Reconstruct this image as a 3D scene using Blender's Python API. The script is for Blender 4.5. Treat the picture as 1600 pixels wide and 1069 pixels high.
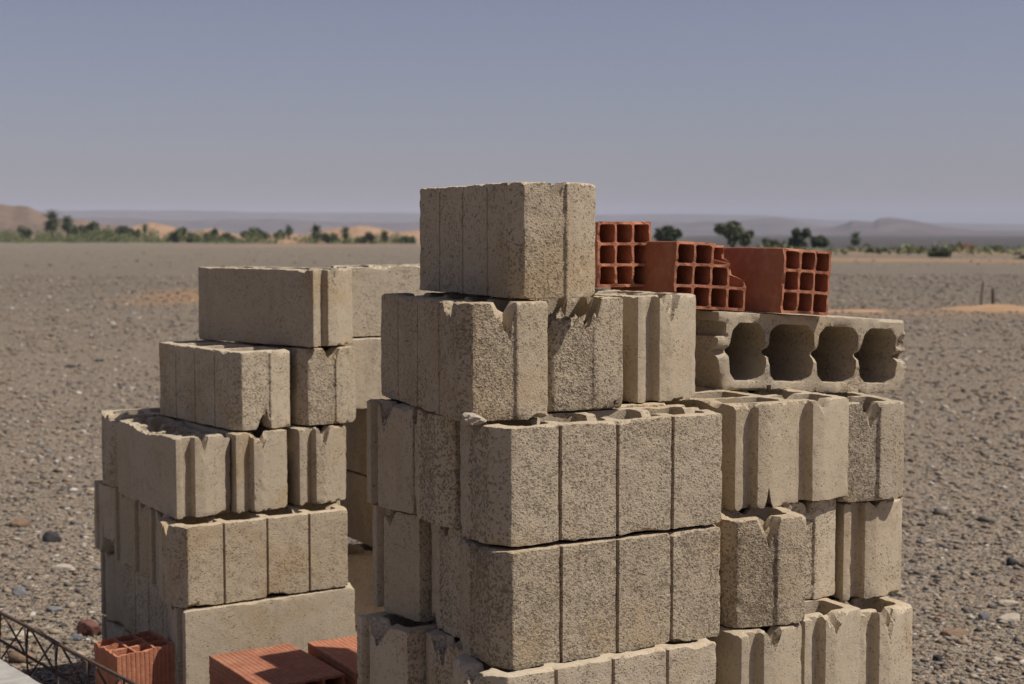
import bpy, math, random
import numpy as np
from mathutils import Vector, Matrix, Euler
from mathutils.geometry import delaunay_2d_cdt

# ------------------------------------------------------------------ clear
for o in list(bpy.data.objects):
    bpy.data.objects.remove(o, do_unlink=True)
scene = bpy.context.scene
COL = scene.collection
R = math.radians

# ------------------------------------------------------------------ camera
EYE = 1.316
FPX = 2395.0                      # focal length in pixels of a 1600 px wide picture
cam_d = bpy.data.cameras.new('camera')
cam = bpy.data.objects.new('camera', cam_d)
COL.objects.link(cam)
cam.location = (0, 0, EYE)
cam.rotation_euler = (R(90 - 4.072), 0, 0)
cam_d.sensor_width = 36.0
cam_d.lens = FPX / 1600 * 36.0
cam_d.clip_start = 0.05
cam_d.clip_end = 40000
cam_d.dof.use_dof = True
cam_d.dof.focus_distance = 2.75
cam_d.dof.aperture_fstop = 8.0
scene.camera = cam

# ------------------------------------------------------------------ sky, sun, exposure
SUN_EL, SUN_AZ = R(57), math.atan2(0.98, -0.20)       # azimuth measured from +Y towards +X
world = bpy.data.worlds.new('World')
scene.world = world
world.use_nodes = True
wn, wl = world.node_tree.nodes, world.node_tree.links
wn.clear()
sky = wn.new('ShaderNodeTexSky')
sky.sky_type = 'NISHITA'
sky.sun_disc = False
sky.sun_elevation = SUN_EL
sky.sun_rotation = SUN_AZ
sky.altitude = 800
sky.air_density = 1.0
sky.dust_density = 2.0
sky.ozone_density = 4.0
hs = wn.new('ShaderNodeHueSaturation')
hs.inputs['Saturation'].default_value = 0.75
bg = wn.new('ShaderNodeBackground')
bg.inputs['Strength'].default_value = 0.0595
wo = wn.new('ShaderNodeOutputWorld')
wl.new(sky.outputs[0], hs.inputs['Color'])
tint = wn.new('ShaderNodeMix'); tint.data_type = 'RGBA'; tint.blend_type = 'MULTIPLY'
tint.inputs[0].default_value = 1.0
tint.inputs[7].default_value = (1.02, 0.882, 0.94, 1)          # dusty, slightly mauve desert sky
wl.new(hs.outputs[0], tint.inputs[6])
wl.new(tint.outputs[2], bg.inputs['Color'])
wl.new(bg.outputs[0], wo.inputs['Surface'])

sun_d = bpy.data.lights.new('sun', 'SUN')
sun_d.energy = 4.0
sun_d.angle = R(0.53)
sun_d.color = (1.0, 0.93, 0.83)
sun = bpy.data.objects.new('sun', sun_d)
COL.objects.link(sun)
sd = Vector((math.sin(SUN_AZ) * math.cos(SUN_EL), math.cos(SUN_AZ) * math.cos(SUN_EL), math.sin(SUN_EL)))
sun.rotation_euler = sd.to_track_quat('Z', 'Y').to_euler()
sun.location = (20, -3, 30)

scene.view_settings.view_transform = 'Standard'
scene.view_settings.look = 'None'
scene.view_settings.gamma = 1.0
scene.view_settings.exposure = 0.25
scene.view_settings.use_curve_mapping = False
try:
    scene.cycles.volume_bounces = 1
except Exception:
    pass

# ------------------------------------------------------------------ helpers
def hash3(ix, iy, iz, seed):
    h = (ix.astype(np.int64) * 374761393 + iy.astype(np.int64) * 668265263 + iz.astype(np.int64) * 2147483647 + seed * 1274126177) & 0xffffffff
    h = ((h ^ (h >> 13)) * 1274126177) & 0xffffffff
    h = ((h ^ (h >> 16)) * 2246822519) & 0xffffffff
    h = h ^ (h >> 15)
    return (h & 0xffffff) / float(0xffffff)

def vnoise(P, freq, seed=0):
    """smooth value noise, about -1..1"""
    Q = np.asarray(P, float) * freq
    I = np.floor(Q); Fr = Q - I
    Fr = Fr * Fr * (3 - 2 * Fr)
    I = I.astype(np.int64)
    out = np.zeros(len(Q))
    for dx in (0, 1):
        for dy in (0, 1):
            for dz in (0, 1):
                w = (Fr[:, 0] if dx else 1 - Fr[:, 0]) * (Fr[:, 1] if dy else 1 - Fr[:, 1]) * (Fr[:, 2] if dz else 1 - Fr[:, 2])
                out += w * hash3(I[:, 0] + dx, I[:, 1] + dy, I[:, 2] + dz, seed)
    return out * 2 - 1

def tag(o, label=None, cat=None, group=None, kind=None):
    if label: o['label'] = label
    if cat: o['category'] = cat
    if group: o['group'] = group
    if kind: o['kind'] = kind
    return o

def link(name, me, parent=None):
    o = bpy.data.objects.new(name, me)
    COL.objects.link(o)
    if parent is not None:
        o.parent = parent
    return o

def empty(name, loc, rz=0.0):
    o = bpy.data.objects.new(name, None)
    o.empty_display_size = 0.1
    COL.objects.link(o)
    o.location = loc
    o.rotation_euler = (0, 0, rz)
    return o

def mesh_np(name, V, F, mat=None, smooth=None, attrs=None):
    """V (n,3); F list of tuples or an int array (m,k)"""
    me = bpy.data.meshes.new(name)
    if isinstance(F, np.ndarray):
        m, k = F.shape
        me.vertices.add(len(V)); me.vertices.foreach_set('co', np.ascontiguousarray(V, dtype=np.float32).ravel())
        me.loops.add(m * k); me.loops.foreach_set('vertex_index', np.ascontiguousarray(F, dtype=np.int32).ravel())
        me.polygons.add(m)
        me.polygons.foreach_set('loop_start', np.arange(0, m * k, k, dtype=np.int32))
        me.polygons.foreach_set('loop_total', np.full(m, k, dtype=np.int32))
        me.update(calc_edges=True)
        me.validate()
    else:
        me.from_pydata([tuple(v) for v in V], [], F)
        me.update()
    if attrs:
        for an, av in attrs.items():
            a = me.attributes.new(an, 'FLOAT', 'POINT')
            a.data.foreach_set('value', np.ascontiguousarray(av, dtype=np.float32))
    if mat is not None:
        me.materials.append(mat)
    if smooth is not None:
        me.polygons.foreach_set('use_smooth', np.ones(len(me.polygons), dtype=bool))
        if smooth > 0:
            me.set_sharp_from_angle(angle=R(smooth))
    return me

# ------------------------------------------------------------------ materials
def new_mat(name):
    m = bpy.data.materials.new(name)
    m.use_nodes = True
    nt = m.node_tree
    nt.nodes.clear()
    out = nt.nodes.new('ShaderNodeOutputMaterial')
    b = nt.nodes.new('ShaderNodeBsdfPrincipled')
    b.inputs['Roughness'].default_value = 0.95
    b.inputs['Specular IOR Level'].default_value = 0.15
    nt.links.new(b.outputs[0], out.inputs['Surface'])
    return m, nt, b

class N:
    """tiny node-graph helper"""
    def __init__(s, nt): s.nt = nt
    def _in(s, sock, v):
        if v is None: return
        if isinstance(v, bpy.types.NodeSocket): s.nt.links.new(v, sock)
        else: sock.default_value = v
    def math(s, op, a, b=None, c=None, clamp=False):
        n = s.nt.nodes.new('ShaderNodeMath'); n.operation = op; n.use_clamp = clamp
        s._in(n.inputs[0], a); s._in(n.inputs[1], b); s._in(n.inputs[2], c)
        return n.outputs[0]
    def vmath(s, op, a, b=None):
        n = s.nt.nodes.new('ShaderNodeVectorMath'); n.operation = op
        s._in(n.inputs[0], a); s._in(n.inputs[1], b)
        return n.outputs[0]
    def noise(s, vec, scale, detail=2.0, rough=0.5, dist=0.0):
        n = s.nt.nodes.new('ShaderNodeTexNoise')
        s._in(n.inputs['Vector'], vec); s._in(n.inputs['Scale'], scale)
        n.inputs['Detail'].default_value = detail; n.inputs['Roughness'].default_value = rough
        n.inputs['Distortion'].default_value = dist
        return n.outputs[0]
    def voro(s, vec, scale, feature='F1', out='Distance', rnd=1.0):
        n = s.nt.nodes.new('ShaderNodeTexVoronoi'); n.feature = feature
        s._in(n.inputs['Vector'], vec); n.inputs['Scale'].default_value = scale
        n.inputs['Randomness'].default_value = rnd
        return n.outputs[out]
    def ramp(s, fac, stops, interp='LINEAR'):
        n = s.nt.nodes.new('ShaderNodeValToRGB'); n.color_ramp.interpolation = interp
        e = n.color_ramp.elements
        while len(e) > 1: e.remove(e[0])
        for i, (p, c) in enumerate(stops):
            el = e[0] if i == 0 else e.new(p)
            el.position = p
            el.color = (c, c, c, 1) if isinstance(c, (int, float)) else (*c, 1)
        s._in(n.inputs[0], fac)
        return n.outputs[0]
    def mix(s, fac, a, b, mode='MIX'):
        n = s.nt.nodes.new('ShaderNodeMix'); n.data_type = 'RGBA'; n.blend_type = mode
        s._in(n.inputs[0], fac)
        for k, v in ((6, a), (7, b)):
            if isinstance(v, tuple): v = (*v, 1)
            s._in(n.inputs[k], v)
        return n.outputs[2]
    def attr(s, name):
        n = s.nt.nodes.new('ShaderNodeAttribute'); n.attribute_name = name
        return n.outputs['Fac']
    def objco(s):
        tc = s.nt.nodes.new('ShaderNodeTexCoord'); oi = s.nt.nodes.new('ShaderNodeObjectInfo')
        off = s.math('MULTIPLY', oi.outputs['Random'], 37.0)
        cx = s.nt.nodes.new('ShaderNodeCombineXYZ')
        for i in range(3): s.nt.links.new(off, cx.inputs[i])
        return s.vmath('ADD', tc.outputs['Object'], cx.outputs[0]), oi.outputs['Random'], tc.outputs['Object']
    def bump(s, h, dist, strength=1.0, normal=None):
        n = s.nt.nodes.new('ShaderNodeBump')
        n.inputs['Distance'].default_value = dist
        s._in(n.inputs['Strength'], strength); s._in(n.inputs['Height'], h)
        if normal is not None: s._in(n.inputs['Normal'], normal)
        return n.outputs[0]

def mat_concrete():
    m, nt, b = new_mat('rough_concrete')
    g = N(nt)
    co, rnd, raw = g.objco()
    rough = g.attr('rough')
    # open-textured surface: packed grains with pits where grains are missing
    n1 = g.noise(co, 300, 2.0, 0.6)
    big = g.noise(co, 13, 3.0, 0.6)
    nc = nt.nodes.new('ShaderNodeTexNoise'); nc.inputs['Scale'].default_value = 260; nc.inputs['Detail'].default_value = 1.0
    nt.links.new(co, nc.inputs['Vector'])
    sv = nt.nodes.new('ShaderNodeVectorMath'); sv.operation = 'SCALE'; sv.inputs['Scale'].default_value = 0.0042
    nt.links.new(nc.outputs['Color'], sv.inputs[0])
    wco = g.vmath('ADD', co, sv.outputs[0])
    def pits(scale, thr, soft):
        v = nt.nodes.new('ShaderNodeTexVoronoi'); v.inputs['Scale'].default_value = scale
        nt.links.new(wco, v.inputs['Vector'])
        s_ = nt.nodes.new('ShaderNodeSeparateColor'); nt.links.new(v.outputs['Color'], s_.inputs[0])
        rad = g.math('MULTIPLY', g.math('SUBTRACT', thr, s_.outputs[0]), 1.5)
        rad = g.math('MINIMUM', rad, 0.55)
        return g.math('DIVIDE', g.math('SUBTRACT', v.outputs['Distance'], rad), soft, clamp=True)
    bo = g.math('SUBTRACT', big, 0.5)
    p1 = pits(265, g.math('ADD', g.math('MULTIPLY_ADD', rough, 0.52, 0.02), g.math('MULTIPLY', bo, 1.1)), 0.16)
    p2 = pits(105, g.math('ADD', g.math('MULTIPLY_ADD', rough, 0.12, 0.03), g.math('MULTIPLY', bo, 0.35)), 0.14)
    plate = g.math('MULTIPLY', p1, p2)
    hgt = g.math('MULTIPLY_ADD', n1, g.math('MULTIPLY_ADD', rough, 0.5, 0.22), plate)
    nrm = g.bump(hgt, 0.0034, g.math('MULTIPLY_ADD', rough, 0.3, 0.65))
    nt.links.new(nrm, b.inputs['Normal'])
    # colour: cement film, sandy grains, ochre stains, per-block tint
    c = g.mix(g.ramp(g.noise(co, 9, 3.0, 0.6), [(0.35, 0.0), (0.7, 1.0)]), (0.410, 0.333, 0.230), (0.482, 0.398, 0.282))
    c = g.mix(g.math('MULTIPLY', rnd, 0.6), c, (0.41, 0.36, 0.28))
    val = g.math('MULTIPLY_ADD', g.math('FRACT', g.math('MULTIPLY', rnd, 7.31)), 0.26, 0.86)
    hv = nt.nodes.new('ShaderNodeHueSaturation'); nt.links.new(c, hv.inputs['Color']); nt.links.new(val, hv.inputs['Value'])
    c = hv.outputs[0]
    # rain streaks and settled dust, long in the vertical
    mp = nt.nodes.new('ShaderNodeMapping'); mp.inputs['Scale'].default_value = (1, 1, 0.16); nt.links.new(co, mp.inputs['Vector'])
    stk = g.ramp(g.noise(mp.outputs[0], 34, 3.0, 0.6), [(0.52, 0.0), (0.72, 0.5)])
    c = g.mix(g.math('MULTIPLY', stk, g.ramp(g.noise(co, 4.0, 2.0), [(0.4, 0.0), (0.6, 1.0)])), c, (0.25, 0.195, 0.135))
    st = g.ramp(g.noise(co, 5.5, 3.0, 0.6, 0.6), [(0.52, 0.0), (0.70, 1.0)])
    c = g.mix(g.math('MULTIPLY', st, 0.6), c, (0.36, 0.258, 0.135))
    c = g.mix(g.math('MULTIPLY', g.attr('dirt'), 0.8), c, (0.20, 0.125, 0.075))
    gr = g.noise(co, 260, 1.0)
    c = g.mix(g.ramp(gr, [(0.4, 0.0), (0.75, 0.35)]), c, (0.56, 0.45, 0.335))
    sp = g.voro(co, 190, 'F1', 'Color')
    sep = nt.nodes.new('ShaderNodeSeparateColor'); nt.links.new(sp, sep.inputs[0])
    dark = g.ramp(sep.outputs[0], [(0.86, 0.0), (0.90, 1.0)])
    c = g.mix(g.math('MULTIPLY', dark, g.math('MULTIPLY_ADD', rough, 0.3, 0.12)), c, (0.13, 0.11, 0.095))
    # pits darkened in the colour: dirt plus painted-in shade of the holes
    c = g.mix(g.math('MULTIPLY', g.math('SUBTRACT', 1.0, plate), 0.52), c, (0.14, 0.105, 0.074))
    nt.links.new(c, b.inputs['Base Color'])
    return m

def mat_clay():
    m, nt, b = new_mat('fired_clay')
    g = N(nt)
    co, rnd, raw = g.objco()
    c = g.mix(g.noise(co, 16, 3.0, 0.6), (0.335, 0.126, 0.072), (0.435, 0.185, 0.11))
    c = g.mix(g.ramp(g.noise(co, 60, 2.0), [(0.5, 0.0), (0.8, 0.5)]), c, (0.54, 0.26, 0.16))
    c = g.mix(g.ramp(g.noise(co, 11, 3.0, 0.6), [(0.55, 0.0), (0.75, 0.45)]), c, (0.50, 0.31, 0.20))
    nt.links.new(c, b.inputs['Base Color'])
    vv = g.math('MULTIPLY_ADD', rnd, 0.3, 0.84)
    hv = nt.nodes.new('ShaderNodeHueSaturation'); nt.links.new(c, hv.inputs['Color']); nt.links.new(vv, hv.inputs['Value'])
    sc = g.ramp(g.noise(co, 7, 3.0, 0.65), [(0.56, 0.0), (0.74, 0.6)])
    nt.links.new(g.mix(sc, hv.outputs[0], (0.19, 0.075, 0.05)), b.inputs['Base Color'])
    h = g.math('ADD', g.noise(co, 180, 2.0, 0.6), g.math('MULTIPLY', g.noise(co, 40, 2.0), 0.8))
    nt.links.new(g.bump(h, 0.0022, 0.7), b.inputs['Normal'])
    b.inputs['Roughness'].default_value = 0.85
    return m

def mat_simple(name, c1, c2, scale, bump=0.0, bscale=50, rough=0.9):
    m, nt, b = new_mat(name)
    g = N(nt)
    co, rnd, raw = g.objco()
    c = g.mix(g.ramp(g.noise(co, scale, 3.0, 0.6), [(0.3, 0.0), (0.7, 1.0)]), c1, c2)
    nt.links.new(c, b.inputs['Base Color'])
    b.inputs['Roughness'].default_value = rough
    if bump:
        nt.links.new(g.bump(g.noise(co, bscale, 3.0, 0.6), bump, 0.8), b.inputs['Normal'])
    return m

STONE_STOPS = [(0.0, (0.045, 0.043, 0.044)), (0.12, (0.11, 0.105, 0.10)), (0.28, (0.20, 0.172, 0.132)), (0.45, (0.25, 0.20, 0.15)),
               (0.6, (0.16, 0.165, 0.17)), (0.72, (0.32, 0.265, 0.195)), (0.84, (0.21, 0.14, 0.10)), (0.93, (0.38, 0.345, 0.285)), (1.0, (0.52, 0.49, 0.44))]

def mat_pebbles():
    m, nt, b = new_mat('desert_pebbles')
    g = N(nt)
    tc = nt.nodes.new('ShaderNodeTexCoord')
    t = g.attr('tint')
    c = g.ramp(t, STONE_STOPS)
    c = g.mix(g.ramp(g.noise(tc.outputs['Object'], 60, 3.0), [(0.4, 0.0), (0.75, 0.45)]), c, (0.34, 0.235, 0.145))
    nt.links.new(c, b.inputs['Base Color'])
    nt.links.new(g.bump(g.noise(tc.outputs['Object'], 120, 3.0), 0.003, 0.8), b.inputs['Normal'])
    b.inputs['Roughness'].default_value = 0.8
    return m

def mat_ground():
    m, nt, b = new_mat('stony_desert_ground')
    g = N(nt)
    geo = nt.nodes.new('ShaderNodeNewGeometry')
    P = geo.outputs['Position']
    sand = g.mix(g.noise(P, 3.0, 4.0, 0.6), (0.31, 0.228, 0.143), (0.38, 0.285, 0.186))
    # small pebbles: cell colours at two sizes
    def cells(scale):
        v = nt.nodes.new('ShaderNodeTexVoronoi'); v.inputs['Scale'].default_value = scale
        nt.links.new(P, v.inputs['Vector'])
        s = nt.nodes.new('ShaderNodeSeparateColor'); nt.links.new(v.outputs['Color'], s.inputs[0])
        return v.outputs['Distance'], s.outputs[0], s.outputs[1]
    d1, r1, s1 = cells(38)
    d2, r2, s2 = cells(90)
    c1 = g.ramp(r1, STONE_STOPS); c2 = g.ramp(r2, STONE_STOPS)
    m2 = g.math('MULTIPLY', g.ramp(s2, [(0.12, 0.0), (0.16, 1.0)]), g.ramp(d2, [(0.40, 1.0), (0.55, 0.0)]))
    m1 = g.math('MULTIPLY', g.ramp(s1, [(0.45, 0.0), (0.49, 1.0)]), g.ramp(d1, [(0.38, 1.0), (0.5, 0.0)]))
    d3, r3, s3 = cells(190)
    grit = g.mix(g.ramp(s3, [(0.35, 0.0), (0.4, 0.85)]), sand, g.ramp(r3, STONE_STOPS))
    near = g.mix(m1, g.mix(m2, grit, c2), c1)
    # pavement of stones with distance: the mean colour of the same stones, in drifts
    drift = g.noise(P, 0.55, 6.0, 0.72)
    big = g.noise(P, 1.7, 4.0, 0.7)
    far = g.mix(g.ramp(drift, [(0.35, 0.0), (0.65, 1.0)]), (0.212, 0.180, 0.130), (0.300, 0.252, 0.184))
    far = g.mix(g.ramp(big, [(0.4, 0.0), (0.7, 0.5)]), far, (0.15, 0.13, 0.112))
    far = g.mix(g.ramp(g.noise(P, 9.0, 3.0, 0.7), [(0.35, 0.55), (0.55, 0.0)]), far, (0.095, 0.085, 0.08))
    far = g.mix(g.ramp(g.noise(P, 28.0, 3.0, 0.7), [(0.38, 0.75), (0.54, 0.0)]), far, (0.085, 0.075, 0.07))
    far = g.mix(g.ramp(g.noise(P, 22.0, 3.0, 0.7), [(0.52, 0.0), (0.70, 0.7)]), far, (0.38, 0.315, 0.25))
    far = g.mix(g.ramp(g.noise(P, 7.0, 3.0, 0.7), [(0.56, 0.0), (0.75, 0.6)]), far, (0.36, 0.30, 0.235))
    sep = nt.nodes.new('ShaderNodeSeparateXYZ'); nt.links.new(P, sep.inputs[0])
    fd = g.math('DIVIDE', g.math('SUBTRACT', sep.outputs[1], 13.0), 24.0, clamp=True)
    c = g.mix(fd, near, far)
    # wind-blown orange sand sheets (attribute painted by the mesh)
    c = g.mix(g.attr('sand'), c, g.mix(g.noise(P, 1.2, 3.0), (0.40, 0.245, 0.13), (0.36, 0.225, 0.13)))
    # dark basalt plain far away on the right
    c = g.mix(g.attr('basalt'), c, (0.07, 0.068, 0.072))
    nt.links.new(c, b.inputs['Base Color'])
    h = g.math('ADD', g.math('MULTIPLY', m1, g.math('SUBTRACT', 0.6, d1)), g.math('MULTIPLY', m2, g.math('SUBTRACT', 0.4, d2)))
    h = g.math('ADD', h, g.math('MULTIPLY', g.noise(P, 24, 4.0, 0.7), 0.9))
    nt.links.new(g.bump(h, 0.03, 0.9), b.inputs['Normal'])
    return m

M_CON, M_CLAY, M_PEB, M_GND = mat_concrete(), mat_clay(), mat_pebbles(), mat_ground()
M_STEEL = mat_simple('weathered_rebar_steel', (0.075, 0.055, 0.045), (0.13, 0.085, 0.06), 40, 0.001, 300, 0.7)
M_JOIST = mat_simple('grey_joist_concrete', (0.30, 0.29, 0.27), (0.40, 0.385, 0.355), 25, 0.002, 200)
M_ROCK = {
    'red': mat_simple('dark_red_stone', (0.11, 0.055, 0.045), (0.17, 0.085, 0.065), 30, 0.006, 60),
    'black': mat_simple('black_stone', (0.035, 0.034, 0.036), (0.075, 0.07, 0.07), 30, 0.006, 60),
    'grey': mat_simple('blue_grey_stone', (0.13, 0.135, 0.145), (0.20, 0.20, 0.205), 30, 0.006, 60),
    'pale': mat_simple('pale_limestone', (0.33, 0.28, 0.215), (0.45, 0.395, 0.32), 30, 0.006, 60),
    'brown': mat_simple('brown_stone', (0.16, 0.11, 0.075), (0.24, 0.165, 0.11), 30, 0.006, 60)}
M_LEAF = [mat_simple('palm_green', (0.062, 0.085, 0.045), (0.105, 0.13, 0.07), 3),
          mat_simple('bush_green', (0.09, 0.112, 0.063), (0.155, 0.172, 0.10), 3),
          mat_simple('tamarisk_green', (0.135, 0.16, 0.075), (0.205, 0.225, 0.115), 3)]
M_BARK = mat_simple('palm_bark', (0.10, 0.075, 0.05), (0.16, 0.12, 0.085), 8)
M_DUNE = mat_simple('orange_dune_sand', (0.29, 0.185, 0.12), (0.36, 0.235, 0.15), 0.05)
M_SANDRIDGE = mat_simple('wind_blown_sand', (0.33, 0.21, 0.12), (0.41, 0.27, 0.16), 1.5, 0.02, 6)
M_HILL = mat_simple('bare_rock_hill', (0.075, 0.062, 0.06), (0.14, 0.112, 0.10), 0.012)
M_NEARHILL = mat_simple('sandy_slope', (0.125, 0.095, 0.078), (0.215, 0.155, 0.115), 0.04)
M_MUD = mat_simple('red_mud_wall', (0.30, 0.15, 0.095), (0.36, 0.19, 0.12), 1.0)
M_WOOD = mat_simple('dark_weathered_post', (0.06, 0.05, 0.042), (0.11, 0.09, 0.07), 12)

# ------------------------------------------------------------------ ground
def gz(x, y):
    """ground height: level by the piles, falling very gently away"""
    d = np.hypot(x, y)
    f = np.clip((d - 40) / 360, 0, None)
    return -1.0 * np.minimum(f, 1) - np.clip(d - 400, 0, None) * 0.0009

def ground_z(x, y):
    P = np.stack([x, y, 0 * x], 1)
    nz = vnoise(P, 0.9, 3) * 0.010 + vnoise(P, 0.21, 4) * 0.04 * np.clip((np.hypot(x, y) - 6) / 8, 0, 1)
    damp = np.clip((np.hypot(x + 0.2, y - 3.4) - 1.6) / 1.0, 0, 1)
    return gz(x, y) + nz * np.clip(damp + 0.15, 0, 1)

def build_ground():
    ang = np.unique(np.concatenate([np.linspace(-180, -32, 38), np.linspace(-32, 32, 141), np.linspace(32, 180, 38)]))
    rad = np.concatenate([[0.3], np.geomspace(1.0, 9000, 230)])
    A, Rr = np.meshgrid(np.radians(ang[:-1]), rad, indexing='ij')
    X = Rr * np.sin(A); Y = Rr * np.cos(A)
    x, y = X.ravel(), Y.ravel()
    P = np.stack([x, y, 0 * x], 1)
    z = ground_z(x, y)
    # sand sheets: blown in strips across the plain
    s = np.zeros(len(x))
    def patch(px, py, wx, wy, amp):
        d = ((x - px) / wx) ** 2 + ((y - py) / wy) ** 2
        n = vnoise(P, 0.9, 9) * 0.45 + vnoise(P, 0.3, 10) * 0.25
        return amp * np.clip((1.15 - d + n) * 0.9, 0, 1)
    for a in ((-6.5, 31.5, 1.7, 4.2, 1.0), (6.2, 25.4, 2.0, 1.0, 0.75), (10.6, 26.0, 4, 1.6, 0.85), (2, 30, 6, 1.2, 0.15),
              (18, 82, 16, 7, 0.9), (40, 78, 24, 8, 0.9), (34, 120, 18, 16, 0.55), (-30, 215, 22, 16, 0.7)):
        s = np.maximum(s, patch(*a))
    ba = np.clip((Rr.ravel() - 135) / 40, 0, 1) * np.clip((np.degrees(A.ravel()) - 2) / 5, 0, 1) * (np.abs(A.ravel()) < 1.2)
    nA = len(ang) - 1; nR = len(rad)
    idx = np.arange(nA * nR).reshape(nA, nR)
    a0 = idx; a1 = np.roll(idx, -1, axis=0)
    F = np.stack([a0[:, :-1], a0[:, 1:], a1[:, 1:], a1[:, :-1]], -1).reshape(-1, 4)[:, ::-1]
    V = np.stack([x, y, z], 1)
    me = mesh_np('ground', V, F, M_GND, smooth=0, attrs={'sand': s, 'basalt': ba * 0.9})
    tag(link('ground', me), kind='structure')
build_ground()

# ------------------------------------------------------------------ far hills and dunes
def ridge(name, d0, prof, depth, mat, seed, rough=0.12, sub=220, base=None, label=None, back=1.0, terr=False):
    """a hill of real depth: crest heights by azimuth pixel, slopes in front and behind"""
    px = np.array([p[0] for p in prof], float); top = np.array([p[1] for p in prof], float)
    xs = np.linspace(px[0], px[-1], sub)
    hh = np.interp(xs, px, top)
    rows = 15
    V = []
    az = np.arctan((xs - 800) / FPX)
    for r in range(rows):
        t = r / (rows - 1)
        w = np.sin(min(t / 0.62, 1) * math.pi / 2) ** 1.3 if t <= 0.62 else np.cos((t - 0.62) / 0.38 * math.pi / 2) ** 1.2
        if terr: w = w if t > 0.45 else w * (0.75 + 0.25 * math.sin(t * 14))
        d = d0 + (t - 0.62) * depth
        X = np.sin(az) * d; Y = np.cos(az) * d
        P = np.stack([X, Y, 0 * X], 1)
        nz = (vnoise(P, 9.0 / depth, seed) + 0.5 * vnoise(P, 27.0 / depth, seed + 1) + 0.25 * vnoise(P, 80.0 / depth, seed + 2)) * rough
        H = EYE + (364 - hh) / FPX * d0
        g0 = gz(X, Y)
        Z = g0 - 0.3 - 0.0006 * d0 + (H - g0 + 0.3) * w * (1 + nz * (0.25 + 0.75 * (w < 0.97)))
        V.append(np.stack([X, Y, Z], 1))
    V = np.concatenate(V)
    i = np.arange(rows * sub).reshape(rows, sub)
    F = np.stack([i[:-1, :-1], i[:-1, 1:], i[1:, 1:], i[1:, :-1]], -1).reshape(-1, 4)
    o = link(name, mesh_np(name, V, F, mat, smooth=0))
    return tag(o, kind='structure', label=label)

ridge('far_plateau', 6500, [(-700, 337), (-200, 333), (150, 329), (300, 328), (420, 331), (650, 332), (800, 334), (940, 334), (1060, 333), (1190, 336), (1290, 343), (1380, 346), (1600, 350), (2400, 352)], 1600, M_HILL, 31, 0.05, 300, label='long flat hazy plateau along the horizon')
ridge('mid_hills', 4200, [(-500, 345), (0, 340), (160, 339), (300, 344), (420, 341), (560, 347), (700, 345), (900, 347), (1000, 344), (1080, 347), (1160, 344), (1215, 340), (1280, 351), (1330, 356)], 900, M_HILL, 41, 0.12, 260, label='lower hazy hills in front of the plateau')
ridge('rocky_butte', 3300, [(1255, 362), (1300, 354), (1322, 347), (1328, 343), (1362, 346), (1372, 341), (1386, 339.5), (1410, 342), (1440, 347), (1475, 354), (1530, 359), (1640, 361), (1800, 363)], 700, M_HILL, 51, 0.10, 200, label='flat topped rocky butte on the right of the skyline')
ridge('sandy_hill', 760, [(-420, 314), (-200, 311), (0, 320), (20, 324), (48, 325), (62, 331), (90, 339), (140, 345), (165, 352), (200, 353), (240, 360), (330, 369)], 260, M_NEARHILL, 61, 0.3, 200, label='sandy slope rising at the left edge of the plain')
for k, (nm, d0, pr, dp) in enumerate((
        ('sand_dune', 620, [(120, 374), (160, 366), (200, 355), (238, 347), (262, 351), (300, 361), (330, 357), (352, 361), (390, 369), (420, 374)], 110),
        ('sand_dune', 560, [(360, 376), (400, 371), (440, 363), (470, 365), (520, 358), (560, 352), (585, 354), (620, 362), (650, 359), (690, 368), (740, 376)], 100),
        ('sand_dune', 330, [(330, 388), (370, 382), (400, 376), (430, 371), (470, 374), (510, 370), (560, 375), (600, 371), (640, 374), (690, 380), (760, 388)], 60))):
    o = ridge(nm, d0, pr, dp, M_DUNE, 71 + 5 * k, 0.16, 140,
              label=('orange dune behind the palms on the left', 'long orange dune behind the middle of the tree line', 'near pale orange dune dotted with bushes')[k])

# ------------------------------------------------------------------ wind-blown sand ridge and stakes on the right
def mound(name, cx, cy, wx, wy, h, seed, label):
    n = 48; m = 24
    u = np.linspace(-1, 1, n); v = np.linspace(-1, 1, m)
    U, W = np.meshgrid(u, v, indexing='ij')
    X = cx + U * wx; Y = cy + W * wy
    P = np.stack([X.ravel(), Y.ravel(), 0 * X.ravel()], 1)
    nz = vnoise(P, 1.1, seed) * 0.45 + vnoise(P, 3.1, seed + 1) * 0.22
    w = np.clip(1 - (U ** 2 + W ** 2), 0, 1).ravel() ** 0.8
    Z = gz(P[:, 0], P[:, 1]) - 0.05 + h * w * (1 + nz)
    i = np.arange(n * m).reshape(n, m)
    F = np.stack([i[:-1, :-1], i[1:, :-1], i[1:, 1:], i[:-1, 1:]], -1).reshape(-1, 4)
    o = link(name, mesh_np(name, np.stack([P[:, 0], P[:, 1], Z], 1), F, M_SANDRIDGE, smooth=0))
    tag(o, kind='structure', label=label)
mound('sand_ridge', 10.2, 26.6, 3.2, 1.3, 0.15, 81, 'low orange sand ridge with two stakes on the right')
mound('sand_ridge', 5.9, 25.6, 1.2, 0.8, 0.09, 86, 'small sand drift beside the right hand blocks')

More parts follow.
